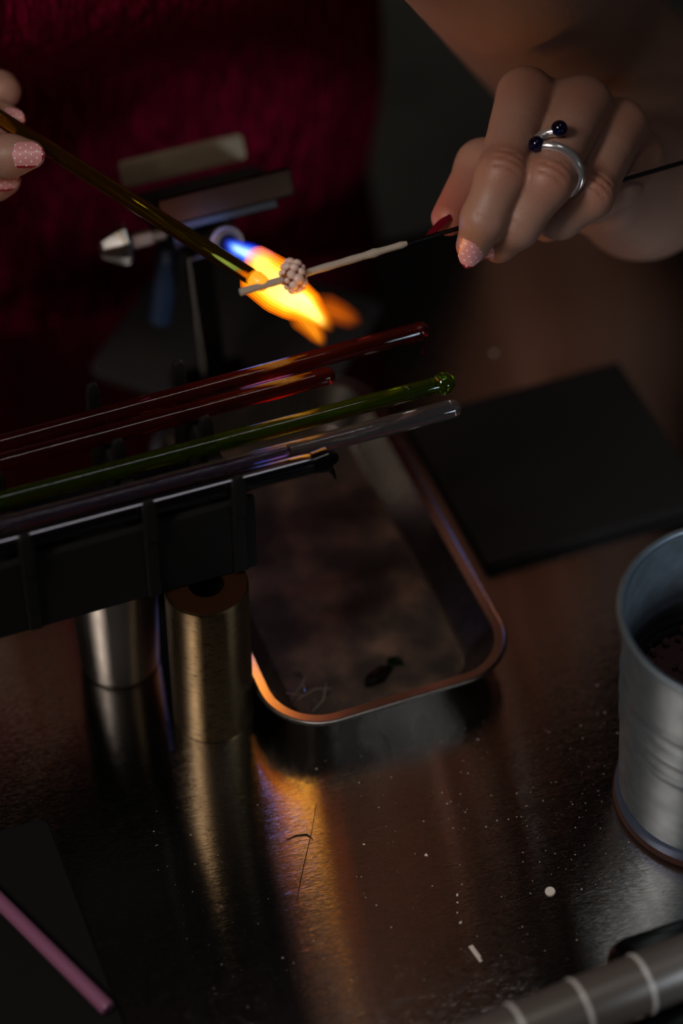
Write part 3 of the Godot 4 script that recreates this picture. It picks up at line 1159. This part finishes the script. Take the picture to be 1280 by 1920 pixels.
func build_bead_and_rods_in_hand() -> void:
	var a := Vector3(-0.03397, 0.14958, 0.03877)
	var z := Vector3(0.12156, 0.14984, -0.02957)
	var ax := (z - a).normalized()
	var span := a.distance_to(z)
	# mandrel: dark steel wire, its working end coated
	var t := thing("mandrel", "thin steel mandrel with a chalky white coated end, held across the flame", "mandrel", a)
	var s := Shape.new()
	s.tube([Vector3(0.001, 0, 0) * 0 + ax * 0.0006, ax * (span + 0.05)], [0.00085, 0.00085], 12)
	put("wire", s, mats.dark_steel, t)
	s = Shape.new()
	var pts := []
	var rr := []
	var cl := 0.0615
	for i in 31:
		var u := i / 30.0
		pts.append(ax * cl * u)
		rr.append(0.00118 + 0.00006 * sin(u * 40.0) + 0.00045 * exp(-pow((u - 0.79) / 0.02, 2.0)) + (0.0001 if u < 0.77 else 0.0) - (0.0004 if i == 30 else 0.0))
	s.tube(pts, rr, 16)
	put("coating", s, mats.bead_release, t)
	# bead
	var c := a + ax * 0.0195
	var bd := thing("glass_bead", "caramel glass bead covered in raised pale pink dots, wound on the white mandrel end", "bead", c)
	var up := Vector3(0, 0.731, 0.682)
	up = (up - ax * up.dot(ax)).normalized()
	var sd := ax.cross(up)
	s = Shape.new()
	s.ball(Vector3.ZERO, Vector3(0.0049, 0.0042, 0.0049), 28, Basis(up, ax, sd))
	put("core", s, mats.caramel_glass, bd)
	for row in 5:
		var off: float = [-0.0034, -0.0019, 0.0, 0.0019, 0.0034][row]
		var num: int = [5, 7, 7, 7, 5][row]
		for i in num:
			var w := TAU * (i + (0.5 if row % 2 else 0.0)) / num + 0.35
			var ring: float = [0.0028, 0.0045, 0.0050, 0.0045, 0.0028][row]
			var out := up * cos(w) + sd * sin(w)
			var size: float = [0.0011, 0.00155, 0.00175, 0.00155, 0.0011][row] * (1.0 + 0.12 * sin(i * 2.4 + row))
			s = Shape.new()
			var dirn := (out * ring + ax * off * 1.15).normalized()
			var y2 := dirn
			var x2 := y2.cross(ax).normalized()
			s.ball(out * ring + ax * off, Vector3(size, size * 0.8, size), 14, Basis(x2, y2, x2.cross(y2)))
			put("dot", s, mats.pink_opal_glass, bd)
	# olive rod held by the other hand
	var p := Vector3(-0.02839, 0.14935, 0.03263)
	var q := Vector3(-0.11604, 0.16058, -0.03613)
	var o := thing("glass_rod", "thick olive glass rod with one end melting in the flame", "glass rod", q)
	s = Shape.new()
	var d := (p - q).normalized()
	var ln := p.distance_to(q)
	s.tube([-d * 0.08, d * ln * 0.5, d * (ln - 0.004), d * ln], [0.0029, 0.0029, 0.0029, 0.0026], 28, true)
	put("rod", s, mats.olive_glass, o)
	var hot := mat("molten_glass", Color(0.9, 0.6, 0.2), 0.3)
	hot.emission_enabled = true
	hot.emission = Color(1.0, 0.6, 0.1)
	hot.emission_energy_multiplier = 1.1
	s = Shape.new()
	s.tube([d * (ln - 0.0004), d * (ln + 0.0016)], [0.0031, 0.0029], 24, true)
	put("molten_tip", s, hot, o)


# ==================================================================== tray
func build_tray() -> void:
	var t := thing("tray", "shallow scorched steel tray with rounded corners under the rod rack", "tray", bench(-0.0178, 0.0252), TURN)
	var s := Shape.new()
	s.pan([[0.0330, 0.0690, 0.0105, 0.0003], [0.0345, 0.0705, 0.012, 0.0010], [0.0433, 0.0794, 0.0189, 0.0150], [0.0440, 0.0801, 0.0196, 0.0163],
		[0.0432, 0.0793, 0.0188, 0.0164], [0.0425, 0.0786, 0.0181, 0.0155], [0.0343, 0.0704, 0.012, 0.0026], [0.0330, 0.0690, 0.0105, 0.0014]], 12)
	put("pan", s, mats.tarnished_pan, t, 13.0)
	var lo := [0.0162, 0.01625, 0.0163, 0.01635, 0.0164]
	var hi := [0.01682, 0.01687, 0.01692, 0.01697, 0.01702]
	var prof := []
	for i in 5:
		prof.append([0.0430 + 0.0009 * i, hi[i]])
	for i in 5:
		prof.append([0.0466 - 0.0009 * i, lo[4 - i]])
	var lv := PackedVector3Array()
	var lf := PackedInt32Array()
	var per := 52
	for q in prof:
		lv.append_array(Shape.rounded(q[0], q[0] + 0.0361, q[0] - 0.0244, q[1], 12))
	for k in 10:
		for i in per:
			var a: int = k * per + i
			var b: int = k * per + (i + 1) % per
			var c: int = ((k + 1) % 10) * per + i
			var d: int = ((k + 1) % 10) * per + (i + 1) % per
			lf.append_array([a, b, c, b, d, c])
	s = Shape.new()
	s.piece(lv, lf)
	put("lip", s, mats.polished_lip, t, 16.0)
	s = Shape.new()
	s.pan([[0.0333, 0.0693, 0.0108, 0.00142], [0.0333, 0.0693, 0.0108, 0.0018]], 8)
	put("pan_floor", s, mats.scorched_pan_floor, t)
	s = Shape.new()
	var pts := Array(Shape.rounded(0.0468, 0.0829, 0.0224, 0.0167, 12))
	var rings := []
	var n := pts.size()
	var pv := PackedVector3Array()
	var pf := PackedInt32Array()
	for i in n:
		var d: Vector3 = (pts[(i + 1) % n] - pts[(i - 1 + n) % n]).normalized()
		var side := d.cross(Vector3.UP)
		for k in 8:
			pv.append(pts[i] + (side * cos(TAU * k / 8) + Vector3.UP * sin(TAU * k / 8)) * 0.0008)
	for i in n:
		for k in 8:
			var a := i * 8 + k
			var b := i * 8 + (k + 1) % 8
			var c := ((i + 1) % n) * 8 + k
			var e := ((i + 1) % n) * 8 + (k + 1) % 8
			pf.append_array([a, b, c, b, e, c])
	s.piece(pv, pf)
	put("rim", s, mats.tarnished_pan, t)


# ==================================================================== rack
func rod(label: String, material: Material, a0: Vector3, a1: Vector3, r: float, tip := "") -> void:
	var t := thing("glass_rod", label, "glass rod", a1, 0.0, "")
	var s := Shape.new()
	var d := a0 - a1
	var u := -d.normalized()
	s.tube([Vector3.ZERO, d * 0.02, d * 0.5, d], [r * 0.98, r, r, r], 24, true)
	put("rod", s, material, t)
	if tip == "hook":
		s = Shape.new()
		s.ball(u * r * 0.3, Vector3(r, r, r) * 1.05, 16)
		var h := [u * 0.001, u * 0.0032 + Vector3(0, 0.0005, 0), u * 0.0042 + Vector3(0, -0.0015, 0), u * 0.0034 + Vector3(0, -0.006, 0), u * 0.0026 + Vector3(0, -0.011, 0)]
		s.tube(h, [0.0009, 0.0006, 0.0004, 0.0003, 0.0003], 8, true)
		s.ball(h[-1], Vector3.ONE * 0.0007, 10)
		put("drawn_tip", s, material, t)
	elif tip == "bulb":
		s = Shape.new()
		s.ball(u * r * 0.5, Vector3.ONE * r * 1.35, 18)
		s.ball(u * -0.012 + Vector3(0, r * 0.7, 0), Vector3.ONE * r * 0.5, 12)
		put("melted_tip", s, material, t)
	elif tip == "black":
		s = Shape.new()
		s.tube([u * -0.001, u * 0.004, u * 0.0055], [r * 1.05, r * 1.2, r * 0.7], 16, true)
		s.tube([u * 0.004 + Vector3(0, -0.003, 0), u * 0.006 + Vector3(0, -0.007, 0), u * 0.007 + Vector3(0, -0.0105, 0)], [0.0018, 0.0009, 0.0003], 10, true)
		put("burnt_tip", s, mats.black_glass, t)


func build_rack() -> void:
	var t := thing("rod_rack", "black rod rack with upright pegs resting on the brass cylinder", "rack", Vector3.ZERO, TURN)
	var s := Shape.new()
	s.box(Vector3(0.17, 0.0345, 0.003), Vector3(-0.1445, 0.08725, 0.0730), 0.0006)
	put("front_panel", s, mats.black_plastic, t)
	s = Shape.new()
	s.box(Vector3(0.17, 0.003, 0.061), Vector3(-0.1445, 0.0718, 0.0415), 0.0006)
	put("rack_floor", s, mats.black_plastic, t)
	for x in [-0.1385, -0.0965, -0.0655, -0.19]:
		s = Shape.new()
		s.box(Vector3(0.005, 0.0325, 0.0660), Vector3(x, 0.0872, 0.0430), 0.0006)
		var comb := put("comb", s, mats.black_plastic, t)
		for z in [0.0755, 0.0415, 0.0125]:
			s = Shape.new()
			var tall := 0.0038 if z > 0.07 else 0.0
			s.pan([[0.0025, 0.0018, 0.0009, 0.100], [0.0025, 0.0018, 0.0009, 0.1095 + tall], [0.0018, 0.0013, 0.0007, 0.1135 + tall], [0.0008, 0.0006, 0.0003, 0.1143 + tall]], 3)
			var peg := put("peg", s, mats.black_plastic, comb)
			peg.position = Vector3(x, 0, z)
	for q in [[-0.078, 0.0135], [-0.2, 0.0135], [-0.2, 0.069]]:
		s = Shape.new()
		s.box(Vector3(0.006, 0.0705, 0.005), Vector3(q[0], 0.03525, q[1]), 0.0006)
		put("leg", s, mats.black_plastic, t)
	# the rods lying in it
	rod("dark lustrous glass rod with a burnt black tip, frontmost on the black rack", mats.gunmetal_glass, bench(-0.30, 0.0662, 0.1083), bench(-0.036, 0.0697, 0.1083), 0.0037, "black")
	rod("thin violet glass rod lying on top between two thicker front rods of the rack", mats.violet_glass, bench(-0.28, 0.0632, 0.1142), bench(-0.0455, 0.0666, 0.1142), 0.0018)
	rod("clear colourless glass rod reaching far over the tray", mats.clear_glass, bench(-0.26, 0.0584, 0.108), bench(0.0165, 0.0624, 0.108), 0.0034)
	rod("green glass rod with a melted bulb end on the black rack", mats.green_glass, bench(-0.30, 0.0470, 0.108), bench(0.0172, 0.0498, 0.108), 0.0031, "bulb")
	rod("longer dark red glass rod with a hooked drawn tip on the black rack", mats.ruby_glass, bench(-0.29, 0.0240, 0.108), bench(0.0200, 0.0222, 0.108), 0.0033, "hook")
	rod("shorter dark red glass rod beside the hooked one on the black rack", mats.ruby_glass, bench(-0.28, 0.0320, 0.108), bench(-0.0180, 0.0318, 0.108), 0.0034)


func build_cylinders() -> void:
	var t := thing("steel_cup", "short shiny steel cup standing half under the black rack", "cup", Vector3(-0.0816, 0, 0.0742))
	var s := Shape.new()
	s.lathe([Vector2(0, 0), Vector2(0.0132, 0), Vector2(0.0141, 0.0006), Vector2(0.0145, 0.002), Vector2(0.0163, 0.05), Vector2(0.0165, 0.0508), Vector2(0.0161, 0.0512), Vector2(0.0156, 0.05), Vector2(0.0138, 0.003), Vector2(0, 0.002)], 64)
	put("cup_body", s, mats.polished_steel_cup, t)
	t = thing("brass_cylinder", "tall worn brass cylinder with a bored hole, in front of the steel cup", "cylinder", Vector3(-0.0463, 0, 0.0987))
	s = Shape.new()
	s.hoop([Vector2(0.0062, 0.0), Vector2(0.0142, 0.0), Vector2(0.0146, 0.0005), Vector2(0.0146, 0.0692), Vector2(0.0141, 0.0699), Vector2(0.0062, 0.0699), Vector2(0.0058, 0.0694), Vector2(0.0058, 0.0004)], 64)
	put("cylinder_body", s, mats.worn_brass, t)
	s = Shape.new()
	s.hoop([Vector2(0.0063, 0.0696), Vector2(0.0139, 0.0696), Vector2(0.0139, 0.07), Vector2(0.0063, 0.07)], 64)
	put("top_face", s, mats.brass_end, t)


func build_slabs() -> void:
	var t := thing("graphite_slab", "wide flat black slab lying between the tray and the zinc bucket", "slab", bench(0.087, 0.0078), TURN)
	var s := Shape.new()
	s.pan([[0.0455, 0.0405, 0.001, 0.0], [0.0463, 0.0412, 0.0018, 0.0006], [0.0463, 0.0412, 0.0018, 0.0052], [0.0456, 0.0405, 0.0011, 0.0058]], 4)
	put("slab_body", s, mats.graphite, t)
	t = thing("black_tile", "thick black tile in the corner of the bench, carrying the pink rod", "tile", bench(-0.2247, 0.196), TURN)
	s = Shape.new()
	s.pan([[0.0745, 0.0895, 0.0035, 0.0], [0.0755, 0.0905, 0.0045, 0.0008], [0.0755, 0.0905, 0.0045, 0.0088], [0.0745, 0.0895, 0.0035, 0.0098]], 5)
	put("tile_body", s, mats.black_plastic, t)
	var p := Vector3(-0.07531, 0.01250, 0.23126)
	var q := Vector3(-0.11408, 0.01250, 0.18958)
	var o := thing("glass_rod", "opaque pink glass rod lying on the black tile", "glass rod", p)
	s = Shape.new()
	var d := q - p
	s.tube([d * -0.004, Vector3.ZERO, d * 0.02, d * 2.2], [0.0021, 0.0025, 0.0027, 0.0027], 20)
	put("rod", s, mats.pink_glass, o)


func build_bucket() -> void:
	var at := Vector3(0.1288, 0, 0.1365)
	var t := thing("bucket", "small galvanised zinc bucket with pressed rings standing at the right", "bucket", at)
	var out := [Vector2(0, 0.003), Vector2(0.0305, 0.003), Vector2(0.0318, 0.004)]
	var inn := []
	var ridge := func(y: float) -> float:
		var e := 0.0
		for c in [0.069, 0.0595, 0.0555, 0.046]:
			e += 0.0007 * exp(-pow((y - c) / 0.0011, 2.0))
		return e
	for i in 61:
		var y := 0.0045 + i / 60.0 * 0.0935
		var r: float = lerpf(0.0318, 0.0378, i / 60.0) + ridge.call(y)
		out.append(Vector2(r, y))
		inn.push_front(Vector2(r - 0.0008, y))
	out.append_array(inn)
	out.append(Vector2(0, 0.004))
	var s := Shape.new()
	s.lathe(out, 96)
	put("bucket_body", s, mats.galvanised_zinc, t)
	s = Shape.new()
	var prof := []
	for k in 10:
		prof.append(Vector2(0.0386 + 0.0013 * cos(TAU * k / 10), 0.0987 + 0.0013 * sin(TAU * k / 10)))
	s.hoop(prof, 96)
	put("rolled_rim", s, mats.galvanised_zinc, t)
	s = Shape.new()
	s.hoop([Vector2(0.0310, 0.002), Vector2(0.0325, 0.002), Vector2(0.0329, 0.004), Vector2(0.0328, 0.0075), Vector2(0.0322, 0.0085), Vector2(0.0312, 0.0075)], 96)
	put("base_band", s, mats.blue_zinc_edge, t)
	s = Shape.new()
	s.hoop([Vector2(0.0300, 0.0), Vector2(0.0326, 0.0), Vector2(0.0333, 0.0012), Vector2(0.0333, 0.003), Vector2(0.0324, 0.0042), Vector2(0.0300, 0.003)], 96)
	put("rusty_edge", s, mats.rust, t)
	# what is in it
	var rng := RandomNumberGenerator.new()
	rng.seed = 77
	s = Shape.new()
	s.lathe([Vector2(0, 0.0045), Vector2(0.0305, 0.0045), Vector2(0.0335, 0.05), Vector2(0.031, 0.0545), Vector2(0, 0.056)], 40)
	for i in 520:
		var r := 0.0325 * sqrt(rng.randf())
		var w := rng.randf() * TAU
		var z := 0.0006 + 0.0018 * pow(rng.randf(), 2.0)
		var b := Basis.from_euler(Vector3(rng.randf(), rng.randf(), rng.randf()) * TAU)
		s.ball(Vector3(r * cos(w), 0.0545 + rng.randf() * 0.003 - r * 0.03, r * sin(w)), Vector3(z, z * rng.randf_range(0.5, 0.9), z * rng.randf_range(0.6, 1.0)), 6, b)
	var g := put("granules", s, mats.plum_granule, self, 20.0)
	g.position = at
	g.set_meta("kind", "stuff")
	tag(g, "plum brown cooling granules filling the zinc bucket", "granules")


func build_tube() -> void:
	var p := Vector3(0.04323, 0.03200, 0.25745)
	var q := Vector3(0.11241, 0.03200, 0.22633)
	var d := (q - p).normalized()
	var t := thing("ribbed_tube", "grey metal tube with pale rings lying across the near corner of the bench", "tube", p)
	var s := Shape.new()
	s.tube([d * -0.05, d * 0.16], [0.0098, 0.0098], 48)
	put("tube_body", s, mats.grey_tube, t)
	for u in [-0.032, -0.011, 0.0128, 0.0345, 0.0565, 0.0785, 0.1]:
		s = Shape.new()
		var y := d
		var x := y.cross(Vector3.UP).normalized()
		s.hoop([Vector2(0.0094, -0.0007), Vector2(0.01, -0.0007), Vector2(0.0102, 0.0), Vector2(0.01, 0.0007), Vector2(0.0094, 0.0007)], 48, Transform3D(Basis(x, y, x.cross(y)), d * u))
		put("ring", s, mats.pale_ring, t)
	var b := thing("holder_block", "glossy black block carrying the ribbed grey tube", "block", Vector3(0.10892, 0.00000, 0.22507))
	s = Shape.new()
	s.pan([[0.016, 0.02, 0.006, 0.0], [0.018, 0.022, 0.008, 0.003], [0.018, 0.022, 0.008, 0.017], [0.016, 0.02, 0.006, 0.0215], [0.012, 0.016, 0.004, 0.0222]], 6)
	put("block_body", s, mats.gloss_black, b)
	b.rotation.y = TURN


# ==================================================================== bits and dust
func shard(rng: RandomNumberGenerator, size: float) -> Shape:
	var s := Shape.new()
	var ring := PackedVector3Array()
	var top := PackedVector3Array()
	for i in 5:
		var w := TAU * (i + rng.randf() * 0.6) / 5
		var r := size * rng.randf_range(0.5, 1.0)
		ring.append(Vector3(r * cos(w), 0, r * sin(w) * 0.6))
		top.append(Vector3(r * 0.7 * cos(w), size * rng.randf_range(0.2, 0.5), r * 0.5 * sin(w)))
	s.loft([ring, top])
	return s


func build_small_things() -> void:
	var rng := RandomNumberGenerator.new()
	rng.seed = 5
	# splinters of clear glass in the tray
	var spots := [Vector3(-0.01559, 0.00180, 0.08377), Vector3(-0.01397, 0.00180, 0.08977), Vector3(-0.00928, 0.00180, 0.09474), Vector3(-0.01841, 0.00180, 0.09177), Vector3(-0.00543, 0.00180, 0.09127), Vector3(-0.01214, 0.00180, 0.09918), Vector3(-0.02028, 0.00180, 0.09622), Vector3(-0.00193, 0.00180, 0.09622)]
	for p in spots:
		var o := put("glass_splinter", shard(rng, rng.randf_range(0.0014, 0.0032)), mats.clear_glass, self, 10.0)
		o.position = p
		o.rotation.y = rng.randf() * TAU
		tag(o, "tiny clear glass splinter in the near end of the scorched tray", "glass splinter", "clear splinters in the tray")
	var g := put("green_shard", shard(rng, 0.0045), mats.bottle_green_glass, self, 10.0)
	g.position = Vector3(0.01919, 0.00180, 0.07745)
	tag(g, "dark bottle green glass shard in the scorched tray", "glass shard")
	var k := put("black_shard", shard(rng, 0.0058), mats.black_glass, self, 10.0)
	k.position = Vector3(0.01266, 0.00180, 0.08427)
	k.rotation.y = 0.75
	k.scale = Vector3(1.7, 1.3, 1.25)
	tag(k, "glossy black glass lump in the scorched tray beside the green shard", "glass shard")
	for q in [[Vector3(-0.01930, 0.00220, 0.09704), Vector3(-0.01434, 0.00400, 0.08932), Vector3(-0.01285, 0.00260, 0.08492)], [Vector3(-0.01623, 0.00220, 0.09506), Vector3(-0.00968, 0.00360, 0.09123), Vector3(-0.00349, 0.00220, 0.08960)], [Vector3(-0.01058, 0.00220, 0.10073), Vector3(-0.00655, 0.00450, 0.09691), Vector3(-0.00544, 0.00240, 0.08727)], [Vector3(-0.02290, 0.00220, 0.08960), Vector3(-0.01934, 0.00300, 0.09323), Vector3(-0.01432, 0.00220, 0.09308)]]:
		var th := Shape.new()
		th.tube(q, [0.00007, 0.0001, 0.00006], 6, true)
		var o := put("glass_thread", th, mats.dust_fleck, self, 60.0)
		tag(o, "hair thin pale glass thread among the splinters in the tray", "glass thread", "glass threads in the tray")
	# chips on the bench
	var s := Shape.new()
	s.lathe([Vector2(0, 0), Vector2(0.0017, 0), Vector2(0.0018, 0.0003), Vector2(0.0016, 0.0007), Vector2(0, 0.0007)], 20)
	var d := put("white_disc", s, mats.white_chip)
	d.position = Vector3(0.07113, -0.00000, 0.17711)
	tag(d, "small round cream disc lying on the steel bench left of the bucket", "disc")
	s = Shape.new()
	s.box(Vector3(0.0056, 0.0003, 0.0016), Vector3(0, 0.00015, 0), 0.0001)
	s.box(Vector3(0.0015, 0.0003, 0.0011), Vector3(0.0036, 0.00015, 0.0002), 0.0001)
	d = put("pale_smear", s, mats.white_chip)
	d.position = Vector3(0.04462, 0.00000, 0.20134)
	d.rotation.y = -1.05
	tag(d, "elongated pale flake stuck to the bench near the ribbed tube", "flake")
	var flakes := [[Vector3(0.02927, 0.00000, 0.16186), 0.0010, "white flake alone on the open steel bench below the tray"], [Vector3(0.03944, 0.00000, 0.17842), 0.0009, "greyish flake, topmost of the short row of flakes"],
		[Vector3(0.03934, 0.00000, 0.18147), 0.0006, "tiny white flake, second from the top of the short row"], [Vector3(0.03922, -0.00000, 0.18558), 0.0007, "tiny white flake, third from the top of the short row"],
		[Vector3(0.04017, 0.00000, 0.18966), 0.0008, "white flake, lowest of the short row"], [Vector3(0.00776, 0.00000, 0.15736), 0.0006, "tiny white flake just right of the orange reflection"], [Vector3(0.06265, 0.00000, -0.08957), 0.0011, "lone grey fleck behind the black slab"]]
	for q in flakes:
		var o := put("flake", shard(rng, q[1]), mats.white_chip, self, 10.0)
		o.position = q[0]
		o.rotation.y = rng.randf() * TAU
		tag(o, q[2], "flake")
	s = Shape.new()
	var hp := []
	for q in [Vector3(-0.00880, 0.00030, 0.13977), Vector3(-0.01038, 0.00030, 0.15238), Vector3(-0.01250, 0.00030, 0.16363), Vector3(-0.01406, 0.00030, 0.17250), Vector3(-0.01523, 0.00030, 0.18124)]:
		hp.append(q)
	s.tube(hp, [0.00008, 0.0001, 0.0001, 0.0001, 0.00008], 6)
	d = put("loose_hair", s, mats.hair_black)
	tag(d, "thin dark straight hair lying across the orange reflection", "hair")
	s = Shape.new()
	hp = []
	for q in [Vector3(-0.01923, 0.00030, 0.15555), Vector3(-0.01574, 0.00030, 0.15374), Vector3(-0.01204, 0.00030, 0.15329), Vector3(-0.00980, 0.00030, 0.15532)]:
		hp.append(q)
	s.tube(hp, [0.00012, 0.0002, 0.00026, 0.0001], 6)
	d = put("loose_hair", s, mats.hair_black)
	tag(d, "short thick curved hair crossing the straight one on the bench", "hair")
	# dust all over the bench
	s = Shape.new()
	for i in 1500:
		var p := bench(rng.randf_range(-0.12, 0.16), rng.randf_range(0.11, 0.26), 0.0)
		if i % 3 == 0:
			p = bench(0.05 + rng.randfn() * 0.03, 0.17 + rng.randfn() * 0.025, 0.0)
		if Vector2(p.x - 0.1288, p.z - 0.1365).length() < 0.035:
			continue
		var z := 0.0001 + 0.0003 * pow(rng.randf(), 4.0)
		s.ball(p + Vector3(0, z * 0.3, 0), Vector3(z, z * 0.4, z * rng.randf_range(0.5, 1.3)), 4, Basis(Vector3.UP, rng.randf() * TAU))
	d = put("dust", s, mats.dust_fleck, self, 10.0)
	d.set_meta("kind", "stuff")
	tag(d, "pale dust specks scattered over the steel bench top", "dust")
